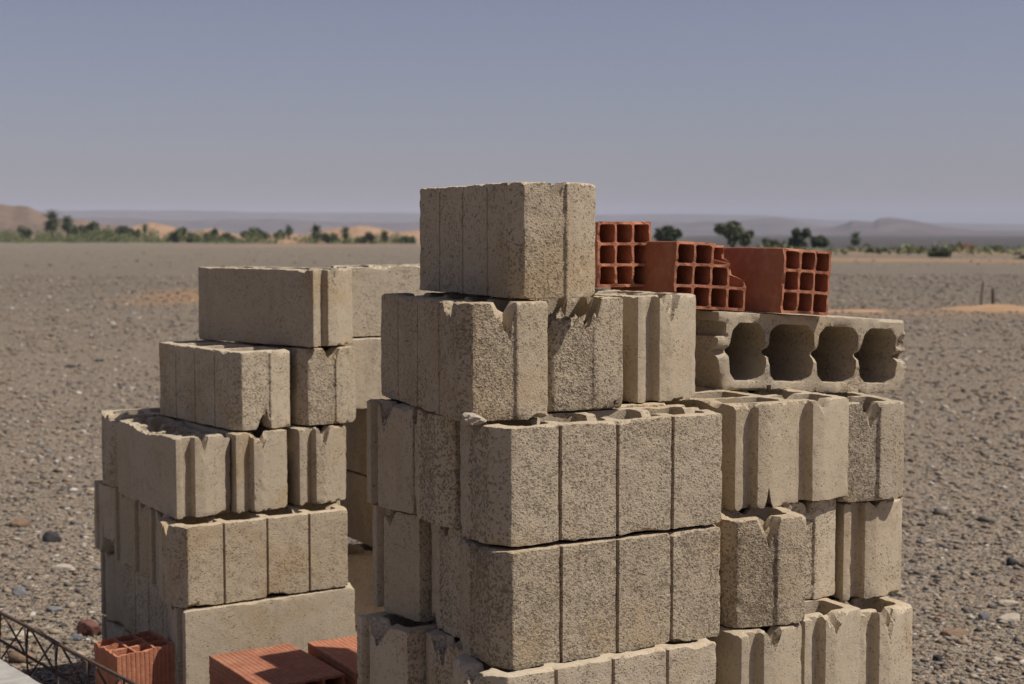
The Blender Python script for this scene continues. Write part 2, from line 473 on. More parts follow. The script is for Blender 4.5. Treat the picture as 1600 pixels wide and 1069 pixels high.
def tube(V, F, pts, rad, k=6, cap=True):
    pts = [Vector(p) for p in pts]
    n0 = len(V)
    for i, p in enumerate(pts):
        t = (pts[min(i + 1, len(pts) - 1)] - pts[max(i - 1, 0)]).normalized()
        a = t.orthogonal().normalized() if i == 0 else (a - t * a.dot(t)).normalized()
        b_ = t.cross(a)
        r = rad[i] if hasattr(rad, '__len__') else rad
        for j in range(k):
            w = 2 * math.pi * j / k
            V.append(p + (a * math.cos(w) + b_ * math.sin(w)) * r)
    for i in range(len(pts) - 1):
        for j in range(k):
            q = n0 + i * k
            F.append((q + j, q + (j + 1) % k, q + k + (j + 1) % k, q + k + j))
    if cap:
        F.append(tuple(n0 + j for j in range(k))[::-1])
        F.append(tuple(n0 + (len(pts) - 1) * k + j for j in range(k)))

for (px, d, h, r, lean, lab) in ((1532, 27.0, 0.46, 0.016, 0.10, 'thin leaning stake in the sand ridge on the right'),
                                 (1552, 27.2, 0.33, 0.03, -0.02, 'short thick post right of the thin leaning stake')):
    x = (px - 800) / FPX * d
    V, F = [], []
    tube(V, F, [(0, 0, -0.2), (lean * h * 0.5, 0, h * 0.55), (lean * h * 1.1, 0.01, h)], [r, r * 0.95, r * 0.8], 7)
    o = link('wooden_stake', mesh_np('wooden_stake', np.array(V), F, M_WOOD, smooth=40))
    o.location = (x, d, 0.0)
    tag(o, lab, 'stake', 'stakes in the sand ridge')

# ------------------------------------------------------------------ prisms with holes (blocks and clay bricks)
def resample(poly, step, bevel=0.003, vees=()):
    """closed polyline -> points; sharp corners cut by a small bevel; returns pts, outward normals and source segment"""
    n = len(poly); P = [np.array(p, float) for p in poly]
    pts, seg = [], []
    for i in range(n):
        a, b_ = P[i], P[(i + 1) % n]
        L = np.linalg.norm(b_ - a); d = (b_ - a) / L
        bv = min(bevel, L * 0.3)
        ts = [bv]
        cuts = sorted([t for (s, t) in vees if s == i])
        for c in cuts: ts += [c - 0.0035, c, c + 0.0035]
        ts.append(L - bv)
        full = []
        for k in range(len(ts) - 1):
            m = max(1, int(math.ceil((ts[k + 1] - ts[k]) / step)))
            full += [ts[k] + (ts[k + 1] - ts[k]) * j / m for j in range(m)]
        full.append(ts[-1])
        for t in full:
            q = a + d * t
            v = any(abs(t - c) < 1e-9 for c in cuts)
            nrm = np.array([d[1], -d[0]])
            if v: q = q - nrm * 0.006
            pts.append(q); seg.append(i + (100 if v else 0))
    pts = np.array(pts); seg = np.array(seg)
    t = np.roll(pts, -1, 0) - np.roll(pts, 1, 0)
    t /= np.linalg.norm(t, axis=1)[:, None]
    return pts, np.stack([t[:, 1], -t[:, 0]], 1), seg

def inside(poly, Q):
    x, y = Q[:, 0], Q[:, 1]
    c = np.zeros(len(Q), bool)
    j = len(poly) - 1
    for i in range(len(poly)):
        xi, yi = poly[i]; xj, yj = poly[j]
        cond = ((yi > y) != (yj > y)) & (x < (xj - xi) * (y - yi) / (yj - yi + 1e-15) + xi)
        c ^= cond
        j = i
    return c

def dist_pts(Q, P):
    return np.sqrt(((Q[:, None, :] - P[None, :, :]) ** 2).sum(2)).min(1)

class Prism:
    """topology shared by all blocks of one profile: per vertex 2-D place, height fraction, outward normal, segment"""
    def __init__(s, outer, holes, step, rows, hstep, hrows, grid, bevel=0.003, vees=(), hbev=0.006, closed=False):
        op, on, os_ = resample(outer, step, bevel, vees)
        hp = [resample(h, hstep, hbev) for h in holes]
        XY = []; T = []; NR = []; SEG = []; F = []
        def add_wall(p, nrm, seg, rws, flip):
            base = sum(len(a) for a in XY); n = len(p)
            tt = np.linspace(0, 1, rws + 1)
            for t in tt:
                XY.append(p); T.append(np.full(n, t)); NR.append(nrm); SEG.append(seg)
            for r in range(rws):
                for i in range(n):
                    a = base + r * n + i; b_ = base + r * n + (i + 1) % n
                    q = (a, b_, b_ + n, a + n)
                    F.append(q[::-1] if flip else q)
            return base + np.arange(n), base + rws * n + np.arange(n)
        rings = [add_wall(op, on, os_, rows, False)]
        for (p, nr, sg) in hp:
            rings.append(add_wall(p, -nr, np.full(len(p), -1), hrows, True))
            if closed: F.append(tuple(int(i) for i in rings[-1][0])[::-1])  # floor added across the unseen hole end so the cells look dark
        # caps: constrained Delaunay over both rings and an inner grid
        loops = [op] + [h[0] for h in hp]
        allp = np.concatenate(loops)
        mn, mx = op.min(0), op.max(0)
        gx, gy = np.meshgrid(np.arange(mn[0], mx[0], grid), np.arange(mn[1], mx[1], grid))
        G = np.stack([gx.ravel(), gy.ravel()], 1)
        rs = np.random.RandomState(5); G = G + (rs.rand(*G.shape) - 0.5) * grid * 0.5
        ok = inside(op, G)
        for h in hp: ok &= ~inside(h[0], G)
        G = G[ok]
        G = G[dist_pts(G, allp) > grid * 0.55]
        pts = np.concatenate([allp, G])
        edges = []; o = 0
        for l in loops:
            n = len(l); edges += [(o + i, o + (i + 1) % n) for i in range(n)]; o += n
        res = delaunay_2d_cdt([Vector(p) for p in pts], edges, [], 0, 1e-7)
        rv, rf, orig = res[0], res[2], res[3]
        assert len(rv) == len(pts)
        mp = np.array([oo[0] for oo in orig])
        tri = np.array([[mp[i] for i in f] for f in rf if len(f) == 3])
        cen = pts[tri].mean(1)
        ok = inside(op, cen)
        for h in hp: ok &= ~inside(h[0], cen)
        tri = tri[ok]
        a, b_, c = pts[tri[:, 0]], pts[tri[:, 1]], pts[tri[:, 2]]
        ccw = ((b_ - a)[:, 0] * (c - a)[:, 1] - (b_ - a)[:, 1] * (c - a)[:, 0]) > 0
        tri[~ccw] = tri[~ccw][:, ::-1]
        for top in (0, 1):
            base = sum(len(a) for a in XY)
            XY.append(G); T.append(np.full(len(G), float(top))); NR.append(np.zeros((len(G), 2))); SEG.append(np.full(len(G), -2))
            idx = np.concatenate([r[top] for r in rings] + [base + np.arange(len(G))])
            for t in idx[tri]:
                F.append(tuple(t) if top else tuple(t[::-1]))
        s.XY = np.concatenate(XY); s.T = np.concatenate(T); s.NR = np.concatenate(NR); s.SEG = np.concatenate(SEG); s.F = F
        s.dirt = (s.SEG >= 100).astype(float); s.SEG = np.where(s.SEG >= 100, s.SEG - 100, s.SEG)
        s.rim = np.clip(1 - dist_pts(s.XY, op) / 0.006, 0, 1)
        s.allrim = np.clip(1 - dist_pts(s.XY, allp) / 0.004, 0, 1)
        # closeness to a vertical corner of the outer contour
        s.corner = np.clip(1 - dist_pts(s.XY, np.array(outer, float)) / 0.005, 0, 1)

BL, BW, BH = 0.478, 0.161, 0.200
a_, w_ = BL / 2, BW / 2
def outer(ax, la): return [(-a_ + .022, -w_), (a_ - ax, -w_), (a_, -w_ + la), (a_, .0135), (a_ + .0038, .0165), (a_ + .0034, .021), (a_ - .003, .050), (a_ - .012, w_),
         (-a_, w_), (-a_, .0615), (-a_ + .019, .0575), (-a_ + .019, .0325), (-a_, .0285), (-a_, .0)]
VEES = [(0, .108), (0, .223), (0, .338)]           # dummy joints on the panelled face
def cell(x0, x1, y=0.0565, c=0.009, t=0.0):
    return [(x0 + c, -y), (x1 - c, -y), (x1, -y + c), (x1 - t, 0), (x1, y - c), (x1 - c, y), (x0 + c, y), (x0, y - c), (x0 + t, 0), (x0, -y + c)]
HOLES = [cell(-.202, -.126), cell(-.107, -.010), cell(.009, .104), cell(.123, .205)]
FINE = {1: Prism(outer(.027, .018), HOLES, 0.0062, 32, 0.014, 9, 0.0075, 0.0011, VEES, 0.006, True),      # two corner cuts, each shaped so the chamfer stays in shade
        -1: Prism(outer(.024, .036), HOLES, 0.0062, 32, 0.014, 9, 0.0075, 0.0011, VEES, 0.006, True)}
FINE[2] = Prism(outer(.030, .030), [cell(-.205, -.123, .0605, .016, -.007), cell(-.109, -.007, .0605, .016, -.0055), cell(.007, .107, .0605, .016, -.0055), cell(.121, .209, .0605, .016, -.006)],
                0.0062, 32, 0.009, 16, 0.0062, 0.0011, VEES, 0.003, True)                    # worn thin-webbed block
COARSE = Prism(outer(.03, .03), HOLES, 0.016, 8, 0.025, 4, 0.02, 0.003, VEES)

def block_mesh(seed, mir=1, chips=(), notch=1, nd=0.030, nw=0.011, fine=True, wsc=1.0, rgh=1.0, lsc=1.0):
    """chips: (x, y, radius, depth, top?) in block coordinates (before mirroring)"""
    p = FINE[mir] if fine else COARSE
    rs = np.random.RandomState(seed)
    XY = p.XY.copy(); n = len(XY)
    P2 = np.stack([XY[:, 0], XY[:, 1], np.full(n, seed * 1.7)], 1)
    nz = vnoise(P2, 55, seed); nz2 = vnoise(P2, 160, seed + 1)
    # height fields of the top and bottom faces
    hw = nw * (1 + 0.3 * nz)
    vn = (0.5 + 0.5 * np.cos(np.pi * np.clip((XY[:, 1] + 0.003 * nz) / hw, -1, 1))) * nd * (1 + 0.15 * nz + 0.22 * nz2)
    torn = np.zeros(n)
    def field(k, top):
        h = 0.0008 * nz + 0.0007 * nz2
        h = h - (p.rim * (0.0004 + 0.0022 * np.clip(vnoise(P2, 40, seed + 20 + k), 0, 1) + 0.0012 * np.abs(nz2)))
        h = h - p.allrim * 0.0004
        # crumbled edge here and there
        cr = np.clip(vnoise(P2, 17, seed + 40 + k) - 0.42, 0, 1) * np.clip(1 - dist_edge / 0.02, 0, 1)
        h = h - cr * 0.022
        cn = p.corner * np.clip(vnoise(P2, 9, seed + 60 + k) + 0.2, 0, 1)
        h = h - cn * 0.008
        cut = np.zeros(n)
        for (cx, cy, r, d, tp) in chips:
            if tp == top:
                q = 1 - (np.hypot(XY[:, 0] - cx, XY[:, 1] - cy) * (1 + 0.25 * nz)) / r
                cut = np.maximum(cut, np.clip(q * (6.0 if d > 0.035 else 2.6), 0, 1) * d * (1 + 0.4 * nz2 + 0.15 * nz))
                torn[:] = np.maximum(torn, np.clip(q * 3, 0, 1) * (p.T == top))
        return h - cut
    dist_edge = np.where(p.SEG >= 0, 0.0, 0.01) + (p.SEG < -1) * 0.004
    top = BH + field(0, 1) - (vn if notch == 1 else 0)
    bot = -field(1, 0) + (vn if notch == -1 else 0)
    bot = np.maximum(bot, 0.0)
    z = bot + p.T * (top - bot)
    V = np.stack([XY[:, 0], XY[:, 1], z], 1)
    # roughness of each face: open texture on the tongue end and the panelled side
    seg_r = np.array([0.75, 0.75, 1.0, 1.0, 0.8, 0.6, 0.6, 0.35, 0.28, 0.35, 0.3, 0.35, 0.38, 0.30])
    rough = np.where(p.SEG >= 0, seg_r[np.clip(p.SEG, 0, 13)], np.where(p.SEG == -1, 0.4, 0.25)) * rgh
    rough = np.minimum(np.maximum(rough, torn * 0.85), 1.25)
    # relief of the walls
    out = p.SEG >= 0
    Q = V + seed * 3.1
    disp = (vnoise(Q, 130, seed + 5) * 0.0008 + vnoise(Q, 45, seed + 6) * 0.0007) * (0.35 + 0.9 * rough) + vnoise(Q, 11, seed + 8) * 0.0008
    cor = p.corner * (0.0002 + 0.0042 * np.clip(vnoise(Q, 60, seed + 7) - 0.22, 0, 1))
    ez = np.minimum(p.T, 1 - p.T) * BH
    lip = np.clip(1 - ez / 0.007, 0, 1) * (0.0003 + 0.0018 * np.clip(vnoise(Q, 70, seed + 9), 0, 1))
    dd = (disp - cor - lip) * out
    V[:, 0] += p.NR[:, 0] * dd; V[:, 1] += p.NR[:, 1] * dd
    V[:, 1] *= wsc
    V[:, 0] = a_ + (V[:, 0] - a_) * lsc                 # length scale, unseen tail trimmed to let sun past: the tongue end stays
    F = p.F
    if mir < 0:
        V[:, 1] *= -1
        F = [f[::-1] for f in F]
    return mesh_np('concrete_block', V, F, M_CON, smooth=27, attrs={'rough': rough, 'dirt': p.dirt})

# course heights: the tall pile settled a little to the right, the left pile stands on slightly higher ground
def zM(c, off=-0.003): return (c - 1) * 0.2005 + off
def zL(c): return (c - 1) * 0.204 + 0.002
G_TALL, G_LEFT = 'concrete blocks of the tall front pile', 'concrete blocks of the left pile'
BLOCKS = [
 # name, x, y, theta, z, mirror, notch, chips, label
 ('M7', -.020, 2.860, -65.8, zM(7, 0.0), 1, 1, [(.235, .002, .012, .012, 1)], 'topmost concrete block crowning the tall front pile'),
 ('M6a', -.098, 2.793, -67.9, zM(6), 1, 1, [(.165, -.075, .026, .022, 1), (.235, -.004, .020, .030, 1)], 'upright concrete block with chipped corner directly under the topmost block'),
 ('M6b', .030, 2.940, -65.0, zM(6), 1, 1, [(.250, -.05, .085, .040, 1), (.17, -.04, .09, .040, 1), (.10, -.03, .09, .040, 1), (.03, -.03, .08, .040, 1)], 'broken concrete block with missing top edge under right side of the topmost block'),
 ('M6c', .164, 3.066, 124.3, zM(6), 1, 1, [(-.235, .0, .026, .03, 1)], 'grooved concrete block right of the broken one, red brick standing behind it'),
 ('M5a', .147, 2.678, 209.4, zM(5, -.006), -1, 1, [(.23, .078, .02, .012, 0)], 'panelled concrete block at the front corner with a white chip on its top corner'),
 ('M5b', .060, 2.821, 205.5, zM(5), -1, 1, [(.235, .06, .03, .03, 1), (.235, .075, .03, .03, 0)], 'shaded round cornered concrete block end left of the chipped front corner block'),
 ('M5c', -.031, 2.960, 29.0, zM(5), 1, 1, [(-.235, .0, .025, .02, 1)], 'shaded grooved concrete block at far left of the tall pile, third course down'),
 ('M5d', .377, 3.087, 117.6, zM(5, -.007), 1, -1, [(-.235, .05, .03, .008, 1)], 'sunlit grooved concrete block with oval opening below left end of the block on its side'),
 ('M5e', .502, 3.203, 117.8, zM(5, -.013), 1, 1, [], 'sunlit grooved concrete block between oval opening block and rough end block'),
 ('M5f', .659, 3.300, -73.7, zM(5, -.028), 1, 1, [(.235, -.005, .022, .02, 1)], 'rough ended concrete block at the right, under right end of the block on its side'),
 ('M4a', .146, 2.671, 210.5, zM(4, -.010), -1, 1, [(.23, .078, .022, .014, 0)], 'panelled concrete block at the front corner, fourth course from the top'),
 ('M4b', .088, 2.828, 210.0, zM(4), -1, 1, [(.235, .06, .03, .02, 0)], 'shaded concrete block end just left of the fourth course corner block'),
 ('M4c', -.021, 2.958, 29.5, zM(4), 1, 1, [(-.235, .03, .025, .012, 1)], 'shaded grooved concrete block at far left of the tall pile, fourth course down'),
 ('M4e', .406, 2.997, -74.6, zM(4, -.006), 1, 1, [(.235, .0, .024, .025, 1)], 'rough concrete block with notched top standing forward right of the corner blocks'),
 ('M4f', .480, 3.218, -64.0, zM(4, -.014), 1, 1, [], 'recessed half shaded concrete block beside the notched rough block'),
 ('M4g', .651, 3.312, 112.9, zM(4, -.031), 1, 1, [], 'sunlit grooved concrete block at right edge, one below the rough ended block'),
 ('M3a', .135, 2.625, 211.3, zM(3, -.005), -1, 1, [(.235, .0, .03, .01, 1)], 'lowest panelled concrete block in view at front corner of the tall pile'),
 ('M3b', .079, 2.784, 212.0, zM(3), -1, 1, [(.235, .01, .03, .02, 1)], 'shaded bottom concrete block with notched top left of the lowest corner block'),
 ('M3c', -.048, 2.905, 32.0, zM(3), 1, 1, [(-.235, .0, .028, .025, 1)], 'bottom left concrete block of tall pile with deep notch, beside the red bricks'),
 ('M3d', .362, 2.955, 120.0, zM(3, -.008), 1, 1, [(-.235, .0, .02, .012, 1)], 'grooved concrete block at picture bottom under the notched rough block'),
 ('M3e', .504, 3.097, 119.8, zM(3, -.015), 1, 1, [(-.235, .0, .025, .02, 1)], 'middle of the three grooved concrete blocks at picture bottom right'),
 ('M3f', .635, 3.199, 118.7, zM(3, -.032), 1, 1, [(-.235, .0, .025, .02, 1)], 'rightmost grooved concrete block at picture bottom, against the gravel'),
 ('L6a', -.640, 4.139, 139.8, zL(6), 1, 1, [(-.20, .07, .02, .008, 1)], 'smooth concrete block on top of the left pile with sunlit grooved end'),
 ('L6b', -.300, 4.500, 30.0, zL(6), -1, 1, [], 'smooth sunlit concrete block behind the top right of the left pile'),
 ('L5a', -.772, 4.060, -53.0, zL(5), 1, -1, [(.235, .0, .02, .018, 0)], 'panelled concrete block second from top of the left pile, its left end overhanging'),
 ('L5b', -.600, 4.172, -58.0, zL(5), 1, 1, [(.235, .005, .02, .025, 1)], 'rough ended concrete block right of the panelled one in the left pile'),
 ('L5c', -.310, 4.480, 30.0, zL(5), -1, 1, [], 'half shaded concrete block in the gap behind the left pile, second course'),
 ('L4a', -.884, 3.958, 121.8, zL(4), 1, 1, [(-.20, -.07, .03, .01, 1), (0, -.01, .16, .012, 1)], 'concrete block with open cells and grooved end at left of the third course'),
 ('L4b', -.757, 4.035, 123.1, zL(4), 1, 1, [(-.235, .0, .04, .02, 1)], 'middle grooved concrete block of the left pile, third course'),
 ('L4c', -.624, 4.139, 125.7, zL(4), 1, 1, [(-.235, .0, .022, .012, 1)], 'right grooved concrete block of the left pile, third course'),
 ('L4x', -.927, 4.364, 210.0, zL(4), -1, 1, [(.235, -.06, .03, .012, 1)], 'concrete block with crumbled corner at the far left back of the third course'),
 ('L4d', -.370, 4.470, 120.0, zL(4), 1, 1, [], 'brownish shaded concrete block in the gap between both piles, third course'),
 ('L3a', -.647, 3.833, 213.6, zL(3), -1, 1, [(.20, -.08, .016, .010, 0), (-.02, -.08, .03, .008, 0)], 'long panelled concrete block with cracked left corner in the left pile'),
 ('L3b', -.694, 3.978, 32.0, zL(3), 1, 1, [], 'shaded grooved block end next to the cracked panelled block of left pile'),
 ('L3c', -.773, 4.123, 32.0, zL(3), 1, 1, [], 'middle of the three shaded grooved block ends on the left pile'),
 ('L3d', -.859, 4.263, 32.0, zL(3), 1, 1, [], 'leftmost of the three shaded grooved block ends on the left pile'),
 ('L3x', -.951, 4.400, 30.0, zL(3), 1, -1, [(-.235, -.05, .06, .05, 0)], 'outermost left concrete block with broken lower edge, against the gravel'),
 ('L3e', -.362, 4.460, 120.0, zL(3), 1, 1, [], 'shaded concrete block in the gap between both piles, fourth course'),
 ('L2a', -.637, 3.833, 35.0, zL(2), -1, 1, [], 'long smooth stained concrete block above the loose red bricks'),
 ('L2b', -.910, 4.102, -58.4, zL(2), 1, 1, [], 'shaded panelled concrete block behind the standing red brick'),
 ('L2x', -.950, 4.450, 30.0, zL(2), 1, 1, [], 'narrow shaded concrete block at far left beside the dark red stone'),
]
HID_T, HID_L = 'concrete block low in the tall pile, below the part in view', 'concrete block at the foot of the left pile'
HIDDEN = []
for c in (1, 2):
    for (x, y, t, m) in ((.140, 2.64, 211, -1), (.062, 2.79, 211, -1), (-.022, 2.93, 31, 1), (.40, 2.98, 120, 1), (.52, 3.10, 120, 1), (.645, 3.205, 119, 1)):
        HIDDEN.append((x, y, t, zM(c) - (0.03 if x > .6 else 0.01 if x > .3 else 0), m, HID_T, G_TALL))
for (x, y, t, m) in ((-.642, 3.866, 35, -1), (-.91, 4.105, -58.4, 1), (-.95, 4.45, 30, 1), (-.33, 4.43, 30, -1), (-.70, 4.235, -58, 1)):
    HIDDEN.append((x, y, t, zL(1), m, HID_L, G_LEFT))
for (x, y, t, m) in ((-.33, 4.43, 30, -1), (-.70, 4.235, -58, 1)):
    HIDDEN.append((x, y, t, zL(2), m, HID_L, G_LEFT))
for i, (nm, x, y, th, z, mir, notch, chips, lab) in enumerate(BLOCKS):
    far = nm in ('L5c', 'L4d', 'L3e', 'L2x')
    me = block_mesh(11 + 7 * i, mir, chips, notch, 0.013 + 0.018 * ((i * 7) % 5) / 4, 0.0125 + 0.008 * ((i * 5) % 7) / 6, True, 0.93 if nm[:2] == 'L4' and nm[2] in 'abc' else 1.0, 0.75 + 0.55 * ((i * 11) % 8) / 7, 0.6 if nm == 'M6b' else 1.0)
    o = link('concrete_block', me)
    o.location = (x, y, z); o.rotation_euler = (0, 0, R(th))
    tag(o, lab, 'concrete block', G_TALL if nm[0] == 'M' else G_LEFT)
hm = {1: block_mesh(901, 1, (), 1, .03, .011, False), -1: block_mesh(902, -1, (), 1, .03, .011, False)}
for (x, y, t, z, m, lab, grp) in HIDDEN:
    o = link('concrete_block', hm[m]); o.location = (x, y, z); o.rotation_euler = (0, 0, R(t))
    tag(o, lab, 'concrete block', grp)

# block lying on its side across the right stack, cells facing the camera
me = block_mesh(771, 2, [(.1, -.05, .05, .006, 1), (-.12, .03, .05, .008, 1), (.235, .02, .03, .012, 1)], 1, 0.020, 0.014, True, 1.0, 1.3, 1.07)
o = link('concrete_block', me)
LX = Vector((0.88, 0.47, 0)).normalized()
tilt = R(3.6)
ex = Vector((LX.x * math.cos(tilt), LX.y * math.cos(tilt), -math.sin(tilt)))      # towards the tongue end, drooping
ez = Vector((LX.y, -LX.x, 0)).normalized()                                        # block top faces the camera side
ey = ez.cross(ex).normalized()
LIE = Matrix((ex, ey, ez)).transposed().to_4x4()
LIE_C = Vector((0.592, 3.368, 0.978 + w_))
o.matrix_world = Matrix.Translation(LIE_C - ez * 0.06) @ LIE
tag(o, 'concrete block lying on its side with four dark open cells facing front', 'concrete block', G_TALL)

# ------------------------------------------------------------------ hollow clay bricks
def brick_prism(nx, ny, w, h, step, ridges=True):
    """profile in (u, v): outer rectangle with extruded ridges, nx by ny square cells"""
    t = 0.0054; per = []
    def side(p, q, n):
        p = np.array(p); q = np.array(q); d = q - p; L = np.linalg.norm(d); d /= L; nr = np.array([d[1], -d[0]])
        out = [p]
        if ridges:
            k = int(round(L / 0.0115))
            for i in range(1, k):
                m = p + d * (L * i / k)
                out += [m - d * 0.0016, m - nr * 0.0016, m + d * 0.0016]
        return out
    W, H = w / 2, h / 2
    cs = [(-W, -H), (W, -H), (W, H), (-W, H)]
    for i in range(4): per += side(cs[i], cs[(i + 1) % 4], 0)
    cw = (w - t * (nx + 1)) / nx; ch = (h - t * (ny + 1)) / ny
    holes = []
    for i in range(nx):
        for j in range(ny):
            x0 = -W + t + i * (cw + t); y0 = -H + t + j * (ch + t)
            holes.append([(x0, y0), (x0 + cw, y0), (x0 + cw, y0 + ch), (x0, y0 + ch)])
    return per, holes

def brick_mesh(seed, nx, ny, w, h, L, ridges=True, cut=None, rows=12):
    per, holes = brick_prism(nx, ny, w, h, 0.01, ridges)
    key = (nx, ny, w, h, ridges, rows)
    if key not in BRICK_CACHE:
        BRICK_CACHE[key] = Prism(per, holes, 0.012, rows, 0.011, 6, 0.0055, 0.0012 if ridges else 0.002, (), 0.0032, True)  # brick holes closed at the far end, added to darken the cells
    p = BRICK_CACHE[key]
    n = len(p.XY); XY = p.XY
    P2 = np.stack([XY[:, 0], XY[:, 1], np.full(n, seed * 2.3)], 1)
    e1 = 0.0022 * vnoise(P2, 120, seed) + 0.0020 * vnoise(P2, 45, seed + 1) - np.clip(vnoise(P2, 30, seed + 2) - 0.45, 0, 1) * 0.014 * p.rim
    e0 = 0.0022 * vnoise(P2, 120, seed + 3) + 0.0020 * vnoise(P2, 45, seed + 4)
    top = L / 2 + e1
    if cut is not None:
        top = top - cut(XY, vnoise(P2, 60, seed + 5))
    z = (-L / 2 + e0) + p.T * (top + L / 2 - e0)
    V = np.stack([XY[:, 0], XY[:, 1], z], 1)
    Q = V + seed
    warp = 0.0016
    V[:, 0] += vnoise(Q, 9, seed + 6) * warp + vnoise(Q, 70, seed + 8) * 0.0005
    V[:, 1] += vnoise(Q, 9, seed + 7) * warp + vnoise(Q, 70, seed + 9) * 0.0005
    return mesh_np('hollow_clay_brick', V, p.F, M_CLAY, smooth=35)
BRICK_CACHE = {}

def place_brick(me, end_pt, axis, up, w, h, L, label, corner=(0, -1)):
    """local z = hole axis, its + end faces `axis`; local y = up; end_pt = middle of the bottom edge of the + end"""
    zx = Vector(axis).normalized()
    yy = Vector(up); yy = (yy - zx * yy.dot(zx)).normalized()
    xx = yy.cross(zx)
    M = Matrix((xx, yy, zx)).transposed().to_4x4()
    c = Vector(end_pt) + yy * (h / 2) - zx * (L / 2)
    o = link('hollow_clay_brick', me)
    o.matrix_world = Matrix.Translation(c) @ M
    tag(o, label, 'brick', 'hollow red clay bricks')
    return o

def px_at(px, py, d):
    """world point seen at a pixel of the 1600 px picture, at forward distance d (horizon 364)"""
    p = R(4.072)
    u, v = (px - 800) / FPX, (534.5 - py) / FPX
    dirv = Vector((u, math.cos(p) + v * math.sin(p), -math.sin(p) + v * math.cos(p)))
    return Vector((0, 0, EYE)) + dirv * (d / dirv.y)

def hdir(deg): return Vector((math.cos(R(deg)), math.sin(R(deg)), 0))
# three on top of the right-hand side
b1 = brick_mesh(501, 3, 3, .135, .135, .24, False)
e = px_at(976, 450, 3.16); e.z = 1.204
place_brick(b1, e, hdir(-58), (0, 0, 1), .135, .135, .24, 'square red clay brick with nine holes right beside the topmost concrete block')
ltop = ey                                                    # normal of the lying block's upper face
def on_lying(px, d):
    q = px_at(px, 480, d)
    c = LIE_C - ez * 0.06
    top0 = c + ey * w_
    q.z = top0.z - (ey.x * (q.x - top0.x) + ey.y * (q.y - top0.y)) / ey.z
    return q + Vector((0, 0, 0.003))
def cut2(XY, nz):
    x, y = XY[:, 0], XY[:, 1]
    c = np.zeros(len(x))
    c = np.maximum(c, np.clip((x - 0.012 + 0.004 * nz) / 0.006, 0, 1) * np.clip((y - 0.028 + 0.005 * nz) / 0.006, 0, 1) * 0.085)
    c = np.maximum(c, np.clip((x - 0.050 + 0.004 * nz) / 0.006, 0, 1) * np.clip((y + 0.016 + 0.010 * nz - (x - .05) * 0.2) / 0.006, 0, 1) * (0.05 + 0.2 * np.clip(y + 0.016, 0, .1)))
    return c * (1 + 0.15 * nz)
b2 = brick_mesh(511, 4, 3, .180, .135, .24, False, cut2)
place_brick(b2, on_lying(1108, 3.135), hdir(-62), ltop, .18, .135, .24, 'broken red clay brick with stepped missing corner, middle of the three on top')
b3 = brick_mesh(521, 3, 3, .135, .135, .25, False, lambda XY, nz: np.clip(1 - np.hypot(XY[:, 0] + .005, XY[:, 1] + .068) / .018, 0, 1) * .012)
place_brick(b3, on_lying(1257, 3.19), hdir(-57), ltop, .135, .135, .25, 'whole red clay brick on the block lying on its side, rightmost of three')

# loose ridged bricks at the bottom left
def cutf(XY, nz):
    return np.clip((XY[:, 0] - 0.0 + 0.010 * nz) / 0.008, 0, 1) * 0.06 * (1 + 0.4 * nz)
zt = 0.347
wdir = hdir(32)
def lay_brick(me, corner, top_z, label, w, h, L, dirdeg=-58):
    """corner = far left upper corner (x, y)"""
    A = hdir(dirdeg); B = hdir(dirdeg + 90)
    e = Vector((corner[0], corner[1], top_z - h)) + A * L + B * (w / 2)
    return place_brick(me, e, A, (0, 0, 1), w, h, L, label)
q = px_at(327, 1034, (EYE - zt) * FPX / 670)
rb = [brick_mesh(531 + 10 * k, 4, 3, .20, .113, .30, True) for k in range(2)]
for k in range(3):
    lay_brick(rb[k % 2], (q.x + (0, .008, -.01)[k], q.y + (0, .012, .006)[k]), zt - k * 0.1152, ('ridged red clay brick lying flat at picture bottom, left of the tall pile', 'red clay brick under the ridged brick at picture bottom', 'lowest red clay brick of the loose stack at picture bottom')[k], .20, .113, .30, -58 + (0, 1.5, -1)[k])
q2 = px_at(481, 1016, (EYE - zt) * FPX / 652)
rb2 = brick_mesh(561, 4, 3, .20, .113, .31, True)
for k in range(3):
    lay_brick(rb2 if k == 0 else rb[k % 2], (q2.x + .006 * k, q2.y), zt + 0.004 - k * 0.1152, ('ridged red clay brick tucked against the foot of the tall pile', 'red clay brick under the ridged one by the tall pile', 'lowest red clay brick beside the foot of the tall pile')[k], .20, .113, .31 if k == 0 else .30, -60)
# brick standing on end
rb3 = brick_mesh(571, 3, 3, .15, .135, .315, True)
o = link('hollow_clay_brick', rb3)
o.rotation_euler = Euler((R(3), R(-2.5), R(38)), 'XYZ')
o.location = (-0.925, 3.70, 0.158)
tag(o, 'ridged red clay brick standing on end with open holes upward, behind the steel lattice', 'brick', 'hollow red clay bricks')

